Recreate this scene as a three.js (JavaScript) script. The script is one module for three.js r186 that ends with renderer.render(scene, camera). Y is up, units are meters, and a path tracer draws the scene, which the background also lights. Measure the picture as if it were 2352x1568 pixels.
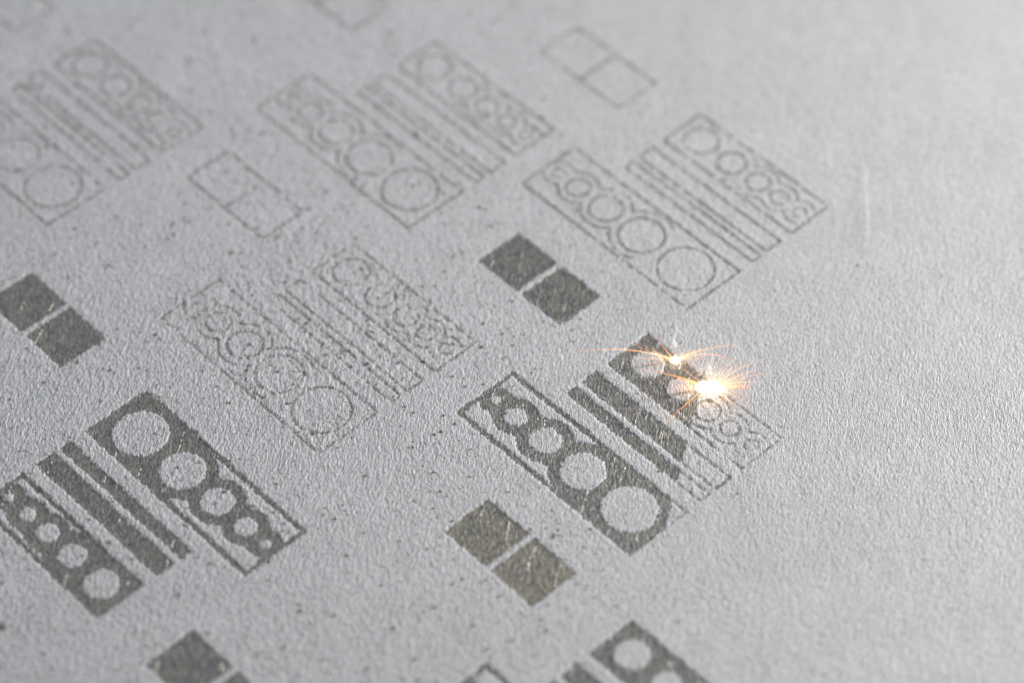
import * as THREE from 'three';
import { mergeGeometries } from 'three/addons/utils/BufferGeometryUtils.js';
import { RoundedBoxGeometry } from 'three/addons/geometries/RoundedBoxGeometry.js';
import { RectAreaLightUniformsLib } from 'three/addons/lights/RectAreaLightUniformsLib.js';

// ---------------------------------------------------------------- camera, lamps, exposure
const scene = new THREE.Scene();
scene.background = new THREE.Color().setRGB(0.0, 0.0, 0.0);
const H0 = 0.4143, PITCH = 0.85287, YAW = -0.8247, ZC = H0 / Math.tan(PITCH);   // lens height above the powder, tilt down, turn of the build grid
const camera = new THREE.PerspectiveCamera(12.25, 1024 / 682, 0.01, 5);
camera.position.set(0, H0, ZC);
camera.lookAt(0, 0, 0);
camera.rotateZ(-0.0111);
camera.focus = 0.5385;
camera.userData.fStop = 6.6;
const renderer = new THREE.WebGLRenderer({ antialias: true });
renderer.toneMapping = THREE.LinearToneMapping;
renderer.toneMappingExposure = 1;
renderer.shadowMap.enabled = true;
RectAreaLightUniformsLib.init();

function numbered(name) {
  const used = numbered.used || (numbered.used = {});
  const n = used[name] = (used[name] ?? -1) + 1;
  return n ? `${name}_${String(n).padStart(3, '0')}` : name;
}
function thing(name, label, category, group) {
  const o = new THREE.Group();
  o.name = numbered(name);
  o.userData = { label, category };
  if (group) o.userData.group = group;
  scene.add(o);
  return o;
}
function part(name, geometry, material, parent) {
  const m = new THREE.Mesh(geometry, material);
  m.name = name; m.castShadow = m.receiveShadow = true;
  parent.add(m);
  return m;
}
const mat = o => new THREE.MeshStandardMaterial(o);
const rgb = (r, g = r, b = r) => new THREE.Color().setRGB(r, g, b);

// unseen light bars: key lighting from the right, plus a weak added fill rear left
function unseenLightBar(label, at, aim, length, width, light, color) {
  const t = thing('unseen_light_bar', label, 'lamp', 'light bars out of view');
  t.position.set(...at); t.lookAt(...aim);
  part('housing', new RoundedBoxGeometry(width + 0.016, length + 0.02, 0.02, 3, 0.004), mat({ color: rgb(0.5), metalness: 0.8, roughness: 0.45 }), t).position.z = -0.0125;
  part('diffuser', new THREE.PlaneGeometry(width, length), mat({ color: rgb(0.8), emissive: color, emissiveIntensity: 1 }), t).position.z = 0.0005;
  const l = new THREE.RectAreaLight(color, light, width, length);
  l.position.set(0, 0, 0.003); l.rotation.y = Math.PI;
  t.add(l);
}
unseenLightBar('unseen long white light bar lighting the powder from the right', [0.57, 0.255, -0.10], [0, 0, 0.0], 0.42, 0.05, 149, rgb(1, 0.985, 0.965));
unseenLightBar('added short white fill light bar out of view at the rear left', [-0.42, 0.40, -0.30], [0, 0, -0.02], 0.3, 0.16, 10, rgb(0.92, 0.96, 1));

// ---------------------------------------------------------------- noise
function rng(seed) { let a = seed >>> 0; return () => { a = (a + 0x6D2B79F5) | 0; let t = Math.imul(a ^ (a >>> 15), 1 | a); t = (t + Math.imul(t ^ (t >>> 7), 61 | t)) ^ t; return ((t ^ (t >>> 14)) >>> 0) / 4294967296; }; }
function lattice(seed, nx, ny) {           // a tile of smooth noise, nx by ny cells, about -1..1
  const r = rng(seed), g = new Float32Array(nx * ny);
  for (let i = 0; i < g.length; i++) g[i] = r() * 2 - 1;
  return (x, y) => {                       // x, y in cells
    let xi = Math.floor(x), yi = Math.floor(y);
    let fx = x - xi, fy = y - yi;
    fx = fx * fx * (3 - 2 * fx); fy = fy * fy * (3 - 2 * fy);
    xi = ((xi % nx) + nx) % nx; yi = ((yi % ny) + ny) % ny;
    const x1 = xi + 1 === nx ? 0 : xi + 1, y1 = yi + 1 === ny ? 0 : yi + 1;
    const a = g[yi * nx + xi], b = g[yi * nx + x1], c = g[y1 * nx + xi], d = g[y1 * nx + x1];
    return a + (b - a) * fx + (c - a) * fy + (a - b - c + d) * fx * fy;
  };
}
const smooth = (a, b, x) => { const t = Math.min(1, Math.max(0, (x - a) / (b - a))); return t * t * (3 - 2 * t); };
const MM = 1e-3;

// ---------------------------------------------------------------- textures (relief and grain only)
function tileTexture(size, fn, srgb = false) {
  const d = new Uint8Array(size * size * 4);
  for (let j = 0; j < size; j++) for (let i = 0; i < size; i++) {
    const v = fn(i, j), k = (j * size + i) * 4;
    if (typeof v === 'number') d[k] = d[k + 1] = d[k + 2] = Math.max(0, Math.min(255, v * 255));
    else { d[k] = v[0] * 255; d[k + 1] = v[1] * 255; d[k + 2] = v[2] * 255; }
    d[k + 3] = 255;
  }
  const t = new THREE.DataTexture(d, size, size);
  t.wrapS = t.wrapT = THREE.RepeatWrapping; t.magFilter = THREE.LinearFilter; t.minFilter = THREE.LinearMipmapLinearFilter; t.generateMipmaps = true;
  if (srgb) t.colorSpace = THREE.SRGBColorSpace;
  t.needsUpdate = true;
  return t;
}
const TILE = 0.1024;                       // metres that one powder tile covers: 0.05 mm a texel
const octs = [[0.13, 0.34, 1.0], [0.10, 0.18, 1.0], [0.16, 0.2, 0.7]].map(([cx, cz, amp], i) => {
  const nx = Math.round(102.4 / cx), nz = Math.round(102.4 / cz);
  return { f: lattice(11 + i, nx, nz), sx: nx / 2048, sz: nz / 2048, amp };
});
const patch = lattice(77, 40, 30);
const powderBump = tileTexture(2048, (i, j) => {
  let h = 0;
  for (const o of octs) h += o.amp * o.f(i * o.sx, j * o.sz);
  h *= 0.9 + 0.2 * patch(i / 51.2, j / 68.27);
  return 0.5 + 0.155 * h;
});
const grainA = lattice(91, 560, 420), grainB = lattice(92, 330, 230), grainC = lattice(93, 24, 20);
const powderGrain = tileTexture(2048, (i, j) => {
  const a = grainA(i * 560 / 2048, j * 420 / 2048), b = grainB(i * 330 / 2048, j * 230 / 2048);
  const v = 0.86 + 0.07 * a + 0.05 * b - 0.35 * Math.max(0, b * 0.7 + a * 0.4 - 0.52) + 0.012 * grainC(i * 24 / 2048, j * 20 / 2048);
  return v;
}, true);
const meltTile = 0.064;
const mo = [[0.16, 0.42, 1], [0.28, 0.8, 0.9], [0.6, 0.9, 0.5], [0.12, 0.2, 0.6]].map(([cx, cz, amp], i) => {
  const nx = Math.round(64 / cx), nz = Math.round(64 / cz);
  return { f: lattice(31 + i, nx, nz), sx: nx / 1024, sz: nz / 1024, amp };
});
const meltBump = tileTexture(1024, (i, j) => { let h = 0; for (const o of mo) h += o.amp * o.f(i * o.sx, j * o.sz); return 0.5 + 0.17 * h; });
const mgA = lattice(41, 330, 160), mgB = lattice(42, 60, 40);
const meltGrain = tileTexture(1024, (i, j) => {
  const a = mgA(i * 330 / 1024, j * 160 / 1024), b = mgB(i * 60 / 1024, j * 40 / 1024);
  const v = 0.79 + 0.18 * a + 0.06 * b;
  return [v * (1 + 0.02 * b), v, v * (1 - 0.035 * b)];
}, true);

const powderMat = mat({ color: rgb(0.592, 0.60, 0.622), map: powderGrain, bumpMap: powderBump, bumpScale: 0.00028, roughness: 0.72, metalness: 0.12 });
const meltMat = mat({ color: rgb(0.238, 0.239, 0.231), map: meltGrain, bumpMap: meltBump, bumpScale: 0.00036, roughness: 0.54, metalness: 0.3 });
const trackMat = mat({ color: rgb(0.345, 0.343, 0.334), map: meltGrain, bumpMap: meltBump, bumpScale: 0.00016, roughness: 0.7, metalness: 0.3 });
const seamMat = mat({ color: rgb(0.62, 0.6, 0.54), roughness: 0.36, metalness: 0.9 });
const grainMat = mat({ color: rgb(1), roughness: 0.65, metalness: 0.2 });

// ---------------------------------------------------------------- layout of the build job (millimetres on the powder)
const cy = Math.cos(YAW), sy = Math.sin(YAW), S = H0;
const gridPoint = (u, v) => [S * (cy * u - sy * v), ZC - S * (sy * u + cy * v)];        // grid units -> world x, z
function place(u, v, turned) {
  const [x, z] = gridPoint(u, v), a = turned ? YAW + Math.PI : YAW, c = Math.cos(a), s = Math.sin(a);
  return { x, z, a, c, s,
    toLocal: (wx, wz) => { const dx = (wx - x) / MM, dz = (wz - z) / MM; return [dx * c - dz * s, -(dx * s + dz * c)]; },
    toWorld: (lu, lv) => [x + (lu * c - lv * s) * MM, z + (-lu * s - lv * c) * MM] };
}
const LA = 42, WA = 13.1, U0 = 9.9;
const panelA = { r: [0, 0, LA, WA], v: 6.6, holes: [[35.1, 5.0], [24.0, 4.1], [14.9, 3.0], [7.7, 2.1], [2.65, 1.05]] };
const panelB = { r: [U0, 26.3, LA, 35.9], v: 31.1, holes: [[14.8, 3.1], [22.6, 2.55], [29.2, 2.1], [34.5, 1.55], [39.5, 1.05]] };
const narrow = { r: [U0, 16.4, LA, 18.5], holes: [] };
const wide = { r: [U0, 20.0, LA, 23.5], holes: [] };
const SQ = 9.8, SQG = 11.1, SQL = 20.9, SQW = 9.56;
const squares = [{ r: [0, 0, SQ, SQW], holes: [] }, { r: [SQG, 0, SQL, SQW], holes: [] }];

const rectD = (r, u, v) => { const dx = Math.max(r[0] - u, u - r[2]), dy = Math.max(r[1] - v, v - r[3]); return dx > 0 && dy > 0 ? Math.hypot(dx, dy) : Math.max(dx, dy); };
const smin = (a, b, k) => { const h = Math.max(0, k - Math.abs(a - b)) / k; return Math.min(a, b) - h * h * k * 0.25; };
function meltD(p, u, v) {                  // negative where the layer is fused
  const rd = rectD(p.r, u, v);
  if (!p.holes.length) return rd;
  let blob = 1e3, hole = -1e3;
  for (const [hu, hr] of p.holes) {
    const d = Math.hypot(u - hu, v - p.v);
    blob = smin(blob, d - hr - 1.75, 1.6); hole = Math.max(hole, hr - d);
  }
  const full = p === panelA ? 24.0 - u - 0.25 * (v - 6.6) : u - 24.5;      // the wide-holed end is filled from edge to edge
  blob = smin(blob, full, 3);
  return Math.max(rd, hole, Math.min(blob, -rd - 0.62));
}
// the laser front on the part being scanned and the 5 mm stripe seams run in one direction
function pixelOnBed(px, py) {              // photograph (2352 wide) -> point on the powder plane; used for the laser front and the sparks' feet
  const f = 7306.6, ro = -0.01113, dx = px - 1176, dy = py - 784;
  const x = Math.cos(ro) * dx + Math.sin(ro) * dy, y = -Math.sin(ro) * dx + Math.cos(ro) * dy;
  const a = x / f, b = -y / f, Yw = b * Math.cos(PITCH) - Math.sin(PITCH), Zw = b * Math.sin(PITCH) + Math.cos(PITCH), t = -H0 / Yw;
  return [a * t, ZC - Zw * t];
}
const fA = pixelOnBed(1607, 882), fB = pixelOnBed(1527, 1206);
const fl = Math.hypot(fB[0] - fA[0], fB[1] - fA[1]), fdir = [(fB[0] - fA[0]) / fl, (fB[1] - fA[1]) / fl], fnor = [fdir[1], -fdir[0]];
if (fnor[0] < 0) { fnor[0] *= -1; fnor[1] *= -1; }
const frontD = (x, z) => ((x - fA[0]) * fnor[0] + (z - fA[1]) * fnor[1]) / MM;      // mm ahead of the laser front

const P1o = [-0.6293, 0.5499];
const spec = [
  // kind, origin in grid units, state
  { kind: 'plate', at: place(P1o[0], P1o[1]), state: 'scanning', label: 'half fused dark grey holed plates and bars with sparks burning on them', name: 'fused_test_part', tone: 1 },
  { kind: 'plate', at: place(-0.7264 + 0.10137, 0.4333 + 0.0316, true), state: 'fused', label: 'dark fully fused holed plates and bars beside dark squares with wide gap', name: 'fused_test_part' },
  { kind: 'plate', at: place(P1o[0] + 0.1003, P1o[1] - 0.1083), state: 'fused', label: 'blurred grey fused holed plate beyond the olive grey square pair', name: 'fused_test_part' },
  { kind: 'plate', at: place(-0.7051, 0.6585), state: 'covered', dark: 1, label: 'faint outline of holed plates and bars just behind the sparks', name: 'covered_test_part' },
  { kind: 'plate', at: place(-0.8210, 0.6047), state: 'covered', dark: 0.85, label: 'faint outline of holed plates between two small two-cell outlines', name: 'covered_test_part' },
  { kind: 'plate', at: place(-0.9299, 0.4930), state: 'covered', dark: 0.9, label: 'faint outline of holed plates with one large ring showing near its end', name: 'covered_test_part' },
  { kind: 'plate', at: place(-0.7530, 0.4948), state: 'covered', dark: 1, crumbly: true, label: 'crumbly broken outline of holed plates surrounded by dark fused pieces', name: 'covered_test_part' },
  { kind: 'pair', at: place(-0.6847, 0.6138), state: 'fused', label: 'dark grey fused square pair next to the faint outline behind sparks', name: 'fused_square_pair' },
  { kind: 'pair', at: place(-0.5870, 0.5050), state: 'fused', label: 'olive grey fused square pair with bright diagonal scan seams, below half fused plates', name: 'fused_square_pair', olive: true },
  { kind: 'pair', at: place(-0.8112, 0.4475), state: 'fused', label: 'darkest fused square pair with a wide powder gap, above dark fused plates', name: 'fused_square_pair' },
  { kind: 'pair', at: place(-0.6187, 0.3782), state: 'fused', label: 'blurred grey fused square pair below the dark fully fused plates', name: 'fused_square_pair' },
  { kind: 'pair', at: place(-0.7204, 0.3259), state: 'fused', label: 'dark fused square corner poking out alone, below the small holed strip of dark plates', name: 'fused_square_pair' },
  { kind: 'pair', at: place(-0.7597, 0.7217), state: 'covered', dark: 0.85, label: 'faint two-cell rectangle outline alone in smooth powder at the far side', name: 'covered_square_pair' },
  { kind: 'pair', at: place(-0.8090, 0.5550), state: 'covered', dark: 0.75, label: 'faint two-cell rectangle outline with a darker middle line between holed outlines', name: 'covered_square_pair' },
  { kind: 'pair', at: place(-0.8798, 0.6687), state: 'covered', dark: 0.8, label: 'very blurred two-cell rectangle outline beyond the holed outlines', name: 'covered_square_pair' },
  { kind: 'pair', at: place(-0.9854, 0.5568), state: 'covered', dark: 0.8, label: 'dim rectangle outline in the shaded far corner of the powder', name: 'covered_square_pair' },
];
const platePieces = [['large_panel', panelA], ['narrow_bar', narrow], ['wide_bar', wide], ['small_panel', panelB]];
for (const p of spec) {
  p.pieces = p.kind === 'plate' ? platePieces : squares.map(q => ['square', q]);
  p.box = p.kind === 'plate' ? [0, 0, LA, 35.9] : [0, 0, SQL, SQW];
}

// outlines: polylines in local millimetres
const line = (a, b, n = 2) => Array.from({ length: n + 1 }, (_, i) => [a[0] + (b[0] - a[0]) * i / n, a[1] + (b[1] - a[1]) * i / n]);
const ring = (u, v, r) => Array.from({ length: 65 }, (_, i) => [u + r * Math.cos(i / 64 * 2 * Math.PI + 0.4), v + r * Math.sin(i / 64 * 2 * Math.PI + 0.4)]);
const box = r => [[r[0], r[1]], [r[2], r[1]], [r[2], r[3]], [r[0], r[3]], [r[0], r[1]]];
function wave(p, side) {                   // the wavy wall line beside the row of holes
  const out = [];
  const u0 = p === panelA ? 0.6 : 24, u1 = p === panelA ? 27 : 41.4;
  for (let u = u0; u <= u1; u += 0.25) {
    let w = 0;
    for (const [hu, hr] of p.holes) { const R = hr + 1.75, d = R * R - (u - hu) ** 2; if (d > 0) w = Math.max(w, Math.sqrt(d)); }
    if (w > 0.7) out.push([u, p.v + side * Math.min(w, (p.r[3] - p.r[1]) / 2 - 0.5)]);
  }
  return out;
}
function outlinesOf(p) {                   // [part, sub-part or null, polyline, strength]
  const o = [];
  if (p.kind === 'pair') { o.push(['outline', null, box(p.box), 1], ['dividing_line', null, line([10.45, 0], [10.45, SQW]), 1]); return o; }
  for (const [n, q] of p.pieces) {
    o.push([n, null, box(q.r), 1]);
    q.holes.forEach(([u, r]) => o.push([n, 'hole_ring', ring(u, q.v, r + 0.12), r > 1.4 ? 1 : 0.8]));
    if (q.holes.length) for (const s of [-1, 1]) o.push([n, 'wall_line', wave(q, s), 0.85]);
  }
  return o;
}
const segD = (px, py, a, b) => { const vx = b[0] - a[0], vy = b[1] - a[1], t = Math.max(0, Math.min(1, ((px - a[0]) * vx + (py - a[1]) * vy) / (vx * vx + vy * vy))); return Math.hypot(px - a[0] - vx * t, py - a[1] - vy * t); };

const edgeN = lattice(201, 512, 512), edgeN2 = lattice(202, 512, 512);
const jag = (x, z) => 0.22 * edgeN(x / MM / 0.42, z / MM / 0.42) + 0.24 * edgeN2(x / MM / 0.2, z / MM / 0.2);
const gapN = lattice(203, 512, 512), gapN2 = lattice(204, 512, 512);
const strengthAt = (x, z, crumbly) => {     // how plainly an outline shows through the powder at a place
  const n = 0.66 + 0.7 * gapN(x / MM / 0.55, z / MM / 0.55) + 0.25 * gapN2(x / MM / 4.5, z / MM / 4.5);
  return crumbly ? n + 0.12 : n + 0.34;
};

// ---------------------------------------------------------------- powder bed: a relief sheet, fine where the photograph looks
const XS = [], ZS = [];
{
  const axis = (out, lo, hi, a, b, h) => {
    let x = lo, step;
    const left = []; step = h; let y = a;
    while (y > lo) { step *= 1.18; y -= step; left.unshift(Math.max(y, lo)); }
    out.push(...left);
    for (x = a; x <= b + 1e-9; x += h) out.push(x);
    step = h; y = out[out.length - 1];
    while (y < hi) { step *= 1.18; y += step; out.push(Math.min(y, hi)); }
  };
  axis(XS, -0.2, 0.2, -0.1015, 0.1015, 0.00018);
  axis(ZS, -0.2, 0.2, -0.098, 0.083, 0.0002);
}
const NX = XS.length, NZ = ZS.length;
const inFine = (x, z) => Math.abs(x) < 0.101 && z > -0.097 && z < 0.082;
const low1 = lattice(301, 64, 64), low2 = lattice(302, 256, 256), mid = lattice(303, 1024, 1024), mid2 = lattice(304, 1024, 1024);
const DEEP = 0.34, FLOOR = -0.13;          // mm: how far the loose sheet drops under fused metal, and where that metal lies
for (const p of spec) {
  if (p.state === 'fused') continue;
  p.lines = outlinesOf(p);
  p.segs = [];
  for (const [, , pl, st] of p.lines) for (let i = 0; i + 1 < pl.length; i++) {
    const a = pl[i], b = pl[i + 1];
    p.segs.push([a, b, st, Math.min(a[0], b[0]) - 0.6, Math.max(a[0], b[0]) + 0.6, Math.min(a[1], b[1]) - 0.6, Math.max(a[1], b[1]) + 0.6]);
  }
  const cell = new Map();                  // hash of segments by 2 mm cell
  p.segs.forEach((s, k) => { for (let i = Math.floor(s[3] / 2); i <= Math.floor(s[4] / 2); i++) for (let j = Math.floor(s[5] / 2); j <= Math.floor(s[6] / 2); j++) { const key = i * 1000 + j; (cell.get(key) || cell.set(key, []).get(key)).push(k); } });
  p.cell = cell;
}
const streaks = [[pixelOnBed(1984, 385), pixelOnBed(1991, 556), 0.075, 0.35], [pixelOnBed(1917, 425), pixelOnBed(1922, 500), 0.025, 0.3], [pixelOnBed(1900, 300), pixelOnBed(1906, 380), 0.02, 0.3]];
function bedHeight(x, z) {                 // metres
  const mx = x / MM, mz = z / MM;
  let h = 0.05 * low1(mx / 14, mz / 17) + 0.022 * low2(mx / 3.1, mz / 4.6);
  let rough = 0.007;
  let cut = 0;
  for (const p of spec) {
    const [u, v] = p.at.toLocal(x, z), b = p.box;
    if (u < b[0] - 3 || v < b[1] - 3 || u > b[2] + 3 || v > b[3] + 3) continue;
    if (p.state !== 'covered') {
      let f = 1e3;
      for (const [, q] of p.pieces) f = Math.min(f, meltD(q, u, v));
      if (p.state === 'scanning') f = Math.max(f, frontD(x, z));
      f += jag(x, z);
      const k = smooth(0.3, -0.24, f);
      cut = Math.max(cut, DEEP * k);
      h += 0.008 * Math.exp(-((f - 0.35) ** 2) / 0.09) * (f > 0 ? 1 : 0);           // a low rim of pushed-up powder
    }
    if (p.state !== 'fused') {
      const ahead = p.state === 'scanning' ? smooth(-0.3, 0.5, frontD(x, z)) : 1;
      const inside = smooth(1.2, -0.4, rectD(b, u, v));
      rough += (p.crumbly || p.state === 'scanning' ? 0.023 : 0.012) * inside * ahead;
      const list = p.cell.get(Math.floor(u / 2) * 1000 + Math.floor(v / 2));
      if (list && ahead > 0) {
        let d = 9, st = 0;
        for (const k of list) { const s = p.segs[k], q = segD(u, v, s[0], s[1]); if (q < d) { d = q; st = s[2]; } }
        if (d < 0.9) {
          const w = Math.max(0, Math.min(1.2, strengthAt(x, z, p.crumbly || p.state === 'scanning'))) * st * ahead;
          h += -(p.state === 'covered' && !p.crumbly ? 0.11 : 0.085) * w * Math.exp(-d * d / 0.06) + 0.03 * w * Math.exp(-((d - 0.55) ** 2) / 0.03);
        }
      }
    }
  }
  h += rough * 2 * mid(mx / 0.75, mz / 1.0) + rough * mid2(mx / 0.48, mz / 0.8);
  for (const [a, b, amp, w] of streaks) { const d = segD(x, z, a, b) / MM, far = x < a[0] + (b[0] - a[0]) * (z - a[1]) / (b[1] - a[1]) ? w * 5 : w; if (d < 4) h += amp * Math.exp(-d * d / (far * far)); }
  return (h * (1 - Math.min(1, cut / DEEP) * 0.7) - cut) * MM;
}
const pitMask = lattice(305, 64, 64), pitR = rng(17);
const crumbP = spec.find(p => p.crumbly);
function pit(x, z) {                       // small craters where grains were blown out; most round the older parts
  const [u, v] = crumbP.at.toLocal(x, z);
  const near = smooth(9, 0, rectD(crumbP.box, u, v));
  const side = x < 0 ? 1 : Math.max(0.1, 1 - x / 0.05);
  const p = (0.008 + 0.018 * Math.max(0, pitMask(x / MM / 9, z / MM / 9) + 0.2)) * side + 0.02 * near;
  const q = pitR(), d = pitR();
  return q < p ? -(0.05 + 0.13 * d * d) * MM : q > 1 - p * 0.5 ? (0.03 + 0.05 * d) * MM : 0;
}
const grit = new Float32Array(NX * (NZ + 4));
{ const r = rng(23); for (let i = 0; i < grit.length; i++) grit[i] = r() - 0.5; }
const gritAt = (i, j) => { const k = j * NX + i; return (0.5 * grit[k] + grit[k + NX] + grit[k + 2 * NX] + 0.5 * grit[k + 3 * NX]) * (0.05 + 0.05 * smooth(0.04, -0.07, XS[i])) * MM; };   // ridges of grains drawn out along the recoater's travel
const bedY = new Float32Array(NX * NZ);
{
  const pos = new Float32Array(NX * NZ * 3), uv = new Float32Array(NX * NZ * 2), idx = new Uint32Array((NX - 1) * (NZ - 1) * 6);
  const ra = 0.05, rc = Math.cos(ra), rs = Math.sin(ra);
  for (let j = 0, k = 0; j < NZ; j++) for (let i = 0; i < NX; i++, k++) {
    const x = XS[i], z = ZS[j], y = bedHeight(x, z) + (inFine(x, z) ? pit(x, z) + gritAt(i, j) : 0);
    bedY[k] = y;
    pos[3 * k] = x; pos[3 * k + 1] = y; pos[3 * k + 2] = z;
    uv[2 * k] = (x * rc - z * rs) / TILE; uv[2 * k + 1] = (x * rs + z * rc) / TILE;
  }
  for (let j = 0, q = 0; j + 1 < NZ; j++) for (let i = 0; i + 1 < NX; i++) {
    const a = j * NX + i, b = a + 1, c = a + NX, d = c + 1;
    idx[q++] = a; idx[q++] = c; idx[q++] = b; idx[q++] = b; idx[q++] = c; idx[q++] = d;
  }
  const g = new THREE.BufferGeometry();
  g.setAttribute('position', new THREE.BufferAttribute(pos, 3));
  g.setAttribute('uv', new THREE.BufferAttribute(uv, 2));
  g.setIndex(new THREE.BufferAttribute(idx, 1));
  g.computeVertexNormals();
  const bed = part('powder_bed', g, powderMat, scene);
  bed.userData = { kind: 'structure', label: 'level bed of fine grey metal powder', category: 'powder bed' };
}
const seek = (arr, x) => { let lo = 0, hi = arr.length - 2; while (lo < hi) { const m = (lo + hi + 1) >> 1; if (arr[m] <= x) lo = m; else hi = m - 1; } return lo; };
function surfaceY(x, z) {                  // height of the sheet as meshed
  const i = seek(XS, x), j = seek(ZS, z), fx = (x - XS[i]) / (XS[i + 1] - XS[i]), fz = (z - ZS[j]) / (ZS[j + 1] - ZS[j]), k = j * NX + i;
  const a = bedY[k], b = bedY[k + 1], c = bedY[k + NX], d = bedY[k + NX + 1];
  return fx + fz <= 1 ? a + (b - a) * fx + (c - a) * fz : d + (c - d) * (1 - fx) + (b - d) * (1 - fz);
}

// ---------------------------------------------------------------- fused metal
const meltLow = lattice(401, 128, 128), meltMid = lattice(402, 512, 512);
const floorY = (x, z) => (FLOOR + 0.018 * meltLow(x / MM / 2.6, z / MM / 2.6) + 0.014 * meltMid(x / MM / 0.7, z / MM / 1.1)) * MM;
const inView = (x, z) => x > -0.115 && x < 0.115 && z > -0.11 && z < 0.1;
function meltPatch(p, q, h = 0.25) {
  const [u0, v0, u1, v1] = q.r, nu = Math.ceil((u1 - u0 + 0.8) / h), nv = Math.ceil((v1 - v0 + 0.8) / h);
  const keep = new Int32Array((nu + 1) * (nv + 1)).fill(-1), pos = [], uv = [], idx = [], ok = new Uint8Array((nu + 1) * (nv + 1));
  const U = i => u0 - 0.4 + i * h, V = j => v0 - 0.4 + j * h;
  for (let j = 0; j <= nv; j++) for (let i = 0; i <= nu; i++) {
    const [x, z] = p.at.toWorld(U(i), V(j));
    let f = meltD(q, U(i), V(j));
    if (p.state === 'scanning') f = Math.max(f, frontD(x, z));
    ok[j * (nu + 1) + i] = f < 0.42 && inView(x, z) ? 1 : 0;
  }
  const vert = (i, j) => {
    const k = j * (nu + 1) + i;
    if (keep[k] < 0) {
      const [x, z] = p.at.toWorld(U(i), V(j));
      keep[k] = pos.length / 3;
      pos.push(U(i) * MM, floorY(x, z) + (meltR() - 0.5) * 0.06 * MM, -V(j) * MM);
      uv.push(x / meltTile, z / meltTile);
    }
    return keep[k];
  };
  for (let j = 0; j < nv; j++) for (let i = 0; i < nu; i++) {
    const k = j * (nu + 1) + i;
    if (!(ok[k] && ok[k + 1] && ok[k + nu + 1] && ok[k + nu + 2])) continue;
    const a = vert(i, j), b = vert(i + 1, j), c = vert(i, j + 1), d = vert(i + 1, j + 1);
    idx.push(a, b, c, b, d, c);
  }
  if (!idx.length) return null;
  const g = new THREE.BufferGeometry();
  g.setAttribute('position', new THREE.Float32BufferAttribute(pos, 3));
  g.setAttribute('uv', new THREE.Float32BufferAttribute(uv, 2));
  g.setIndex(idx); g.computeVertexNormals();
  return g;
}
const meltR = rng(57);
const bead = new THREE.IcosahedronGeometry(1, 1); bead.deleteAttribute('uv');
function seamGeometries(p, q, r) {         // bright beads along the 5 mm stripe borders
  const out = [];
  const along = fdir, STEP = 5.0;
  const corners = [[q.r[0], q.r[1]], [q.r[2], q.r[1]], [q.r[2], q.r[3]], [q.r[0], q.r[3]]].map(c => p.at.toWorld(...c));
  const n = corners.map(c => (c[0] * fnor[0] + c[1] * fnor[1]) / MM), a = corners.map(c => (c[0] * along[0] + c[1] * along[1]) / MM);
  const off = p.seamOffset ?? (p.seamOffset = r() * STEP);
  for (let s = Math.ceil((Math.min(...n) - off) / STEP) * STEP + off; s < Math.max(...n); s += STEP) {
    const list = [];
    let on = r() < 0.5;
    for (let t = Math.min(...a); t < Math.max(...a); t += 0.16 + r() * 0.16) {
      if (r() < 0.07) on = !on;
      const w = s + (r() - 0.5) * 0.1 + 0.12 * Math.sin(t * 0.9 + s);
      const x = (w * fnor[0] + t * along[0]) * MM, z = (w * fnor[1] + t * along[1]) * MM;
      const [u, v] = p.at.toLocal(x, z);
      if (!on || r() < 0.4 || !inView(x, z) || meltD(q, u, v) > -0.25 || (p.state === 'scanning' && frontD(x, z) > -0.4)) continue;
      const g = bead.clone(), sc = 0.04 + r() * 0.03;
      g.scale(sc * MM, 0.06 * MM, (0.13 + r() * 0.2) * MM);
      g.rotateY(Math.atan2(along[0], along[1]) + (r() - 0.5) * 0.3);
      g.rotateY(-p.at.a);
      g.translate(u * MM, floorY(x, z) + 0.012 * MM, -v * MM);
      list.push(g);
    }
    if (list.length > 2) out.push(mergeGeometries(list));
  }
  return out;
}
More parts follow.
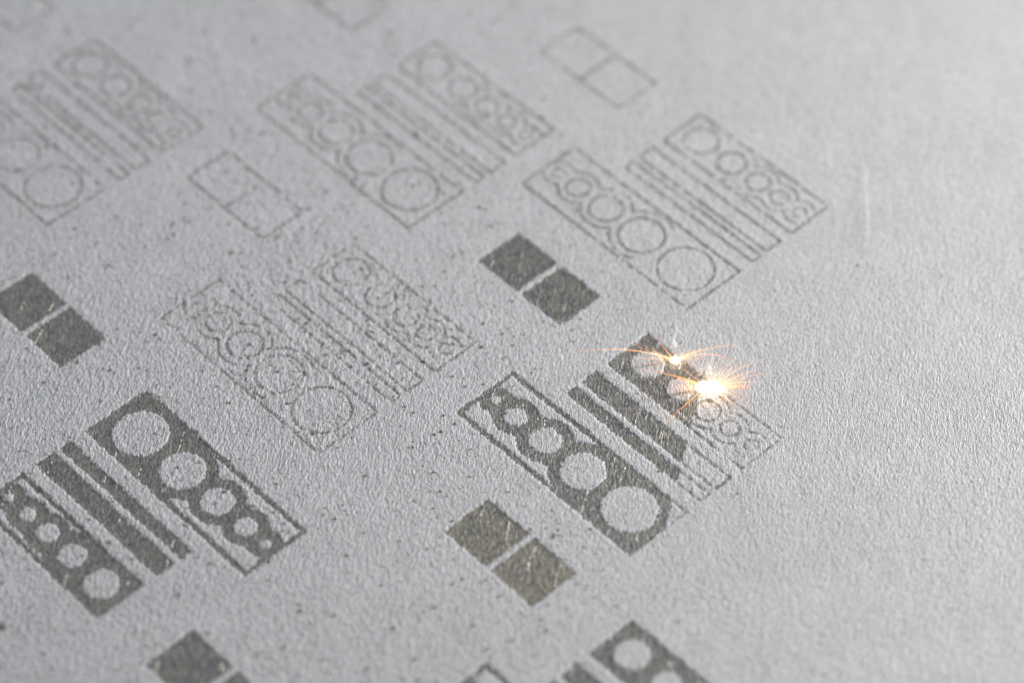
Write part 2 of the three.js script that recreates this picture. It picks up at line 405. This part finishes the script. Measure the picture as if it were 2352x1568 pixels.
// ---------------------------------------------------------------- outlines of covered parts
function ribbon(p, pl, st, r, w0) {
  const pos = [], uv = [], idx = [];
  let last = -1, run = 0;
  for (let i = 0; i + 1 < pl.length; i++) {
    const a = pl[i], b = pl[i + 1], L = Math.hypot(b[0] - a[0], b[1] - a[1]), n = Math.max(1, Math.round(L / 0.15));
    const nx = -(b[1] - a[1]) / L, ny = (b[0] - a[0]) / L;
    for (let k = 0; k < n; k++) {
      const t = k / n, u = a[0] + (b[0] - a[0]) * t, v = a[1] + (b[1] - a[1]) * t, [x, z] = p.at.toWorld(u, v);
      const s = Math.min(1.15, strengthAt(x, z, p.crumbly || p.state === 'scanning')) * st;
      const ahead = p.state === 'scanning' ? frontD(x, z) > 0.3 : true;
      const w = w0 * (s - 0.2) * (0.25 + 1.3 * r());
      if (w < 0.05 || !ahead || !inView(x, z)) { last = -1; continue; }
      const j = (r() - 0.5) * 0.3, c = pos.length / 3;
      for (const side of [-1, 1]) {
        const uu = u + nx * (j + side * w), vv = v + ny * (j + side * w), [X, Z] = p.at.toWorld(uu, vv);
        pos.push(uu * MM, surfaceY(X, Z) + 0.012 * MM, -vv * MM); uv.push(X / meltTile, Z / meltTile);
      }
      // middle vertex keeps the strip on the groove floor
      pos.push((u + nx * j) * MM, surfaceY(...p.at.toWorld(u + nx * j, v + ny * j)) + 0.02 * MM, -(v + ny * j) * MM); uv.push(x / meltTile, z / meltTile);
      if (last >= 0) idx.push(last, last + 2, c, c, last + 2, c + 2, last + 2, last + 1, c + 2, c + 2, last + 1, c + 1);
      last = c;
    }
  }
  if (!idx.length) return null;
  const g = new THREE.BufferGeometry();
  g.setAttribute('position', new THREE.Float32BufferAttribute(pos, 3));
  g.setAttribute('uv', new THREE.Float32BufferAttribute(uv, 2));
  g.setIndex(idx); g.computeVertexNormals();
  return g;
}

const freshMat = meltMat.clone(); freshMat.color = rgb(0.285, 0.284, 0.273);
const oliveMat = meltMat.clone(); oliveMat.color = rgb(0.305, 0.293, 0.25);
spec.forEach((p, n) => {
  const r = rng(900 + n);
  const t = thing(p.name, p.label, p.state === 'covered' ? 'outline' : 'metal part', p.state === 'covered' ? 'powder-covered outlines' : 'freshly fused parts');
  t.position.set(p.at.x, 0, p.at.z); t.rotation.y = p.at.a;
  if (p.state !== 'covered') for (const [name, q] of p.pieces) {
    const g = meltPatch(p, q);
    if (!g) continue;
    const m = part(name, g, p.olive ? oliveMat : p.tone ? freshMat : meltMat, t);
    for (const s of seamGeometries(p, q, r)) part('scan_seam', s, seamMat, m);
  }
  if (p.lines) {
    const owners = {};
    for (const [name, sub, pl, st] of p.lines) {
      const g = ribbon(p, pl, st, r, (p.crumbly ? 0.36 : 0.44) * (p.dark ?? 0.8));
      if (!g) continue;
      if (p.state === 'scanning') { part('outline', g, trackMat, t.children.find(c => c.name === name) || t); continue; }
      if (!sub) owners[name] = part(name, g, trackMat, t);
      else part(sub, g, trackMat, owners[name] || t);
    }
  }
});

// ---------------------------------------------------------------- spatter grains lying on the powder
{
  const r = rng(5), base = new THREE.IcosahedronGeometry(1, 1), list = [];
  const a = base.attributes.position;
  for (let i = 0; i < a.count; i++) { const q = 0.8 + 0.25 * Math.sin(a.getX(i) * 5 + a.getY(i) * 7 + a.getZ(i) * 3); a.setXYZ(i, a.getX(i) * q, a.getY(i) * q, a.getZ(i) * q); }
  base.computeVertexNormals();
  const put = (x, z, s, c) => list.push([x, z, s, c]);
  for (let k = 0; k < 4200; k++) {
    const x = (r() * 2 - 1) * 0.1, z = -0.095 + r() * 0.175;
    const keep = x < -0.01 ? 1 : Math.max(0.025, 1 - (x + 0.01) / 0.035);
    if (r() > keep) continue;
    put(x, z, 0.10 + 0.21 * Math.pow(r(), 2.4), 0.13 + r() * 0.22);
  }
  const crumb = spec.find(p => p.crumbly);
  for (let k = 0; k < 420; k++) {
    const u = r() * 44 - 1, v = r() * 38 - 1, [x, z] = crumb.at.toWorld(u, v);
    put(x, z, 0.08 + 0.17 * r() * r(), 0.12 + r() * 0.24);
  }
  for (const p of spec) if (p.state !== 'covered') for (let k = 0; k < 130; k++) {      // thicker round the fused parts
    const u = p.box[0] - 6 + r() * (p.box[2] - p.box[0] + 12), v = p.box[1] - 6 + r() * (p.box[3] - p.box[1] + 12), [x, z] = p.at.toWorld(u, v);
    const right = frontD(x, z) > 4 && p.state === 'scanning';
    if (!inView(x, z) || right || Math.min(...p.pieces.map(([, q]) => meltD(q, u, v))) < 0.3) continue;
    put(x, z, 0.09 + 0.16 * r() * r(), 0.13 + r() * 0.22);
  }
  for (const p of spec) if (p.state !== 'covered') {                                     // loose powder crumbs caught along the rims and on the fused faces
    const area = (p.box[2] - p.box[0]) * (p.box[3] - p.box[1]);
    for (let k = 0; k < area * 2.2; k++) {
      const u = p.box[0] - 1 + r() * (p.box[2] - p.box[0] + 2), v = p.box[1] - 1 + r() * (p.box[3] - p.box[1] + 2), [x, z] = p.at.toWorld(u, v);
      if (!inView(x, z) || (p.state === 'scanning' && frontD(x, z) > 0)) continue;
      const f = Math.min(...p.pieces.map(([, q]) => meltD(q, u, v)));
      if (f > 0.1 || r() > (f > -0.5 ? 0.75 : 0.10)) continue;
      list.push([x, z, 0.06 + 0.12 * r() * r(), 0.38 + r() * 0.25, floorY(x, z)]);
    }
  }
  const m = new THREE.InstancedMesh(base, grainMat, list.length), o = new THREE.Object3D();
  list.forEach(([x, z, s, c, y], i) => {
    o.position.set(x, Math.max(surfaceY(x, z), y ?? -1) + s * 0.3 * MM, z);
    o.rotation.set(r() * 6, r() * 6, r() * 6);
    o.scale.set(s * MM * (0.8 + r() * 0.5), s * MM * 0.8, s * MM * (0.8 + r() * 0.7));
    o.updateMatrix(); m.setMatrixAt(i, o.matrix); m.setColorAt(i, rgb(c, c * 0.985, c * 0.94));
  });
  m.name = 'spatter_grains'; m.castShadow = m.receiveShadow = true;
  m.userData = { kind: 'stuff', label: 'dark spatter grains scattered over the powder', category: 'grains' };
  scene.add(m);
}

// ---------------------------------------------------------------- sparks
const heat = (() => {                      // along a spark: white-yellow at the foot, orange, dull red at the tip
  const n = 64, d = new Uint8Array(n * 4);
  for (let i = 0; i < n; i++) { const t = i / (n - 1); d.set([255, Math.round(255 * (0.88 - 0.34 * Math.pow(t, 0.6))), Math.round(255 * (0.62 - 0.36 * Math.pow(t, 0.5))), 255], i * 4); }
  const t = new THREE.DataTexture(d, n, 1); t.colorSpace = THREE.SRGBColorSpace; t.magFilter = THREE.LinearFilter; t.needsUpdate = true; return t;
})();
const sparkMat = mat({ color: rgb(0.02), roughness: 1, emissive: rgb(1), emissiveMap: heat, emissiveIntensity: 4.4 });
const poolMat = mat({ color: rgb(0.05), roughness: 1, emissive: rgb(1, 0.86, 0.62), emissiveIntensity: 7 });
const wispMat = mat({ color: rgb(0.9, 0.9, 0.9), roughness: 1, transparent: true, opacity: 0.22 });
const UPY = Math.cos(PITCH), UPZ = Math.sin(PITCH);
function sparkGeometry(p0, p1, p2, rad) {
  const N = 16, M = 5, pos = [], uv = [], idx = [], T = new THREE.Vector3(), A = new THREE.Vector3(), B = new THREE.Vector3(), P = new THREE.Vector3();
  for (let i = 0; i <= N; i++) {
    const t = i / N, s = 1 - t;
    P.set(0, 0, 0).addScaledVector(p0, s * s).addScaledVector(p1, 2 * s * t).addScaledVector(p2, t * t);
    T.set(0, 0, 0).addScaledVector(p0, -2 * s).addScaledVector(p1, 2 - 4 * t).addScaledVector(p2, 2 * t).normalize();
    A.set(0.3, 0.2, 1).cross(T).normalize(); B.crossVectors(T, A);
    const R = rad * (1 - 0.86 * t);
    for (let k = 0; k < M; k++) {
      const f = k / M * 2 * Math.PI;
      pos.push(P.x + R * (A.x * Math.cos(f) + B.x * Math.sin(f)), P.y + R * (A.y * Math.cos(f) + B.y * Math.sin(f)), P.z + R * (A.z * Math.cos(f) + B.z * Math.sin(f)));
      uv.push(0.02 + t * 0.96, 0.5);
      if (i < N) { const a = i * M + k, b = i * M + (k + 1) % M; idx.push(a, b, a + M, b, b + M, a + M); }
    }
  }
  const g = new THREE.BufferGeometry();
  g.setAttribute('position', new THREE.Float32BufferAttribute(pos, 3));
  g.setAttribute('uv', new THREE.Float32BufferAttribute(uv, 2));
  g.setIndex(idx); g.computeVertexNormals();
  return g;
}
const PX = 0.01548 * MM;                   // metres per pixel of the spark close-up
function burst(label, foot, size, arcs, seed, nRandom) {
  const t = thing('spark_burst', label, 'sparks', 'laser spark bursts'), r = rng(seed);
  const [x, z] = foot;
  t.position.set(x, 0, z);
  // the glowing melt pool and its vapour ball: one lumpy dome
  const g = new THREE.IcosahedronGeometry(1, 5), a = g.attributes.position;
  const lump = lattice(seed + 1, 16, 16);
  for (let i = 0; i < a.count; i++) {
    const X = a.getX(i), Y = a.getY(i), Z = a.getZ(i);
    const q = 1 + 0.14 * lump(X * 2.3 + 5, Z * 2.3 + Y * 2 + 5);
    a.setXYZ(i, (X + 0.18 * Z) * q * size[0] * MM, (Y * 0.9 + 0.35) * q * size[1] * MM, Z * q * size[2] * MM);
  }
  g.computeVertexNormals();
  part('melt_pool', g, poolMat, t);
  const flakes = [];                       // thin pale flakes stacked in a wispy column above the pool
  for (let k = 0; k < 22; k++) {
    const f = new THREE.IcosahedronGeometry(1, 2), y = (3.6 + 7.2 * (k + r()) / 22) * MM;
    const thin = 1 - 0.75 * k / 22; f.scale((0.2 + 0.45 * r()) * thin * MM, (0.05 + 0.09 * r()) * MM, 0.3 * thin * MM);
    f.rotateZ((r() - 0.5) * 0.5); f.translate((r() - 0.5) * 0.5 * MM - 0.1 * MM + Math.sin(y * 900) * 0.25 * MM, y, (r() - 0.5) * 0.4 * MM);
    flakes.push(f);
  }
  part('pale_wisp', mergeGeometries(flakes), wispMat, t);
  const l = new THREE.PointLight(rgb(1, 0.6, 0.3), 0.9e-4 * size[0] * size[0] / 4, 0, 2);
  l.position.set(0, size[1] * 0.9 * MM, 0); l.castShadow = true; l.shadow.radius = 0.05; l.shadow.camera.near = 1e-4;
  t.add(l);
  const at = (dx, dy, zz) => { const X = dx * PX, up = -dy * PX; let Zw = zz; if (up + Zw * UPZ < 0.15 * MM) Zw = (0.15 * MM - up) / UPZ; return new THREE.Vector3(X, (up + Zw * UPZ) / UPY, Zw); };
  const all = arcs.map(q => [...q]);
  for (let k = 0; k < nRandom; k++) {      // the dense brush of fine sparks
    const left = r() < 0.5, ang = left ? Math.PI + (r() * 0.75 - 0.12) : -(r() * 0.8 - 0.15), L = (size[0] / 2.3) * (130 + 330 * Math.pow(r(), 1.7));
    const ex = Math.cos(ang) * L, ey = Math.sin(ang) * L * 0.75 * (left ? 1 : 1);
    const dyy = left ? -Math.abs(Math.sin(ang)) * L * 0.62 : -Math.abs(Math.sin(ang)) * L * 0.62;
    all.push([ex * 0.55 + (r() - 0.5) * 30, dyy * 0.72, ex, dyy + (r() - 0.3) * 40, 0.34 + 0.3 * r()]);
  }
  for (const [cx, cy2, ex, ey, w] of all) {
    const depth = (r() - 0.35) * Math.hypot(ex, ey) * PX * 0.5;
    const p0 = new THREE.Vector3(Math.sign(ex) * size[0] * 0.35 * MM, size[1] * 0.5 * MM, 0);
    part('spark', sparkGeometry(p0, at(cx, cy2, depth * 0.5), at(ex, ey, depth), 0.038 * MM * w), sparkMat, t);
  }
}
const bigArcs = [[-260, -110, -600, -200, 0.8], [-200, -90, -440, -170, 0.9], [-240, -30, -500, -60, 0.6], [-250, 20, -520, 50, 0.45], [-180, -60, -420, -100, 0.8], [-400, -170, -800, -230, 0.5],
  [-200, 110, -530, 375, 1.0], [-160, -100, -400, -140, 0.9], [-160, -130, -340, -230, 0.7], [230, -230, 510, -296, 0.9], [130, -240, 310, -370, 0.6], [160, -200, 390, -330, 0.5], [260, -130, 500, -205, 0.7],
  [320, -130, 680, -180, 0.55], [250, -80, 520, -68, 0.7], [230, -10, 480, -40, 0.5], [150, 60, 250, 190, 0.6], [110, 80, 190, 165, 0.8], [210, 60, 400, 140, 0.45], [20, -90, 30, -170, 0.7], [-40, -110, -60, -250, 0.5],
  [60, -110, 120, -230, 0.5], [170, -110, 330, -160, 0.9], [210, -60, 400, -110, 0.8], [-120, -40, -300, -70, 1.0], [-190, -60, -360, -120, 0.9]];
const smallArcs = [[-520, -190, -1110, -110, 0.9], [-350, -120, -690, -150, 0.6], [-240, -90, -550, -215, 0.5], [-180, -90, -410, -200, 0.5], [-110, -130, -270, -280, 0.5], [-90, -90, -180, -200, 0.6], [-240, -30, -520, -40, 0.6],
  [-200, 20, -440, 50, 0.4], [-120, -50, -240, -50, 0.7], [280, -150, 680, -170, 0.9], [280, -110, 580, -30, 0.8], [80, -60, 190, -120, 0.7], [150, -90, 340, -145, 0.6], [140, -30, 320, -20, 0.6], [-8, -50, -15, -100, 0.6],
  [10, 40, 20, 85, 0.5], [60, 30, 130, 60, 0.4], [420, -160, 560, 10, 0.3]];
burst('larger bright orange spark burst over the upper holed strip', pixelOnBed(1631, 892), [2.5, 0.9, 1.15], bigArcs, 61, 60);
burst('smaller orange spark burst at the top corner of the half fused strip', pixelOnBed(1551, 828), [0.85, 0.5, 0.6], smallArcs, 71, 12);

scene.traverse(o => { if (o.isMesh) { o.castShadow = true; o.receiveShadow = true; } });
renderer.render(scene, camera);
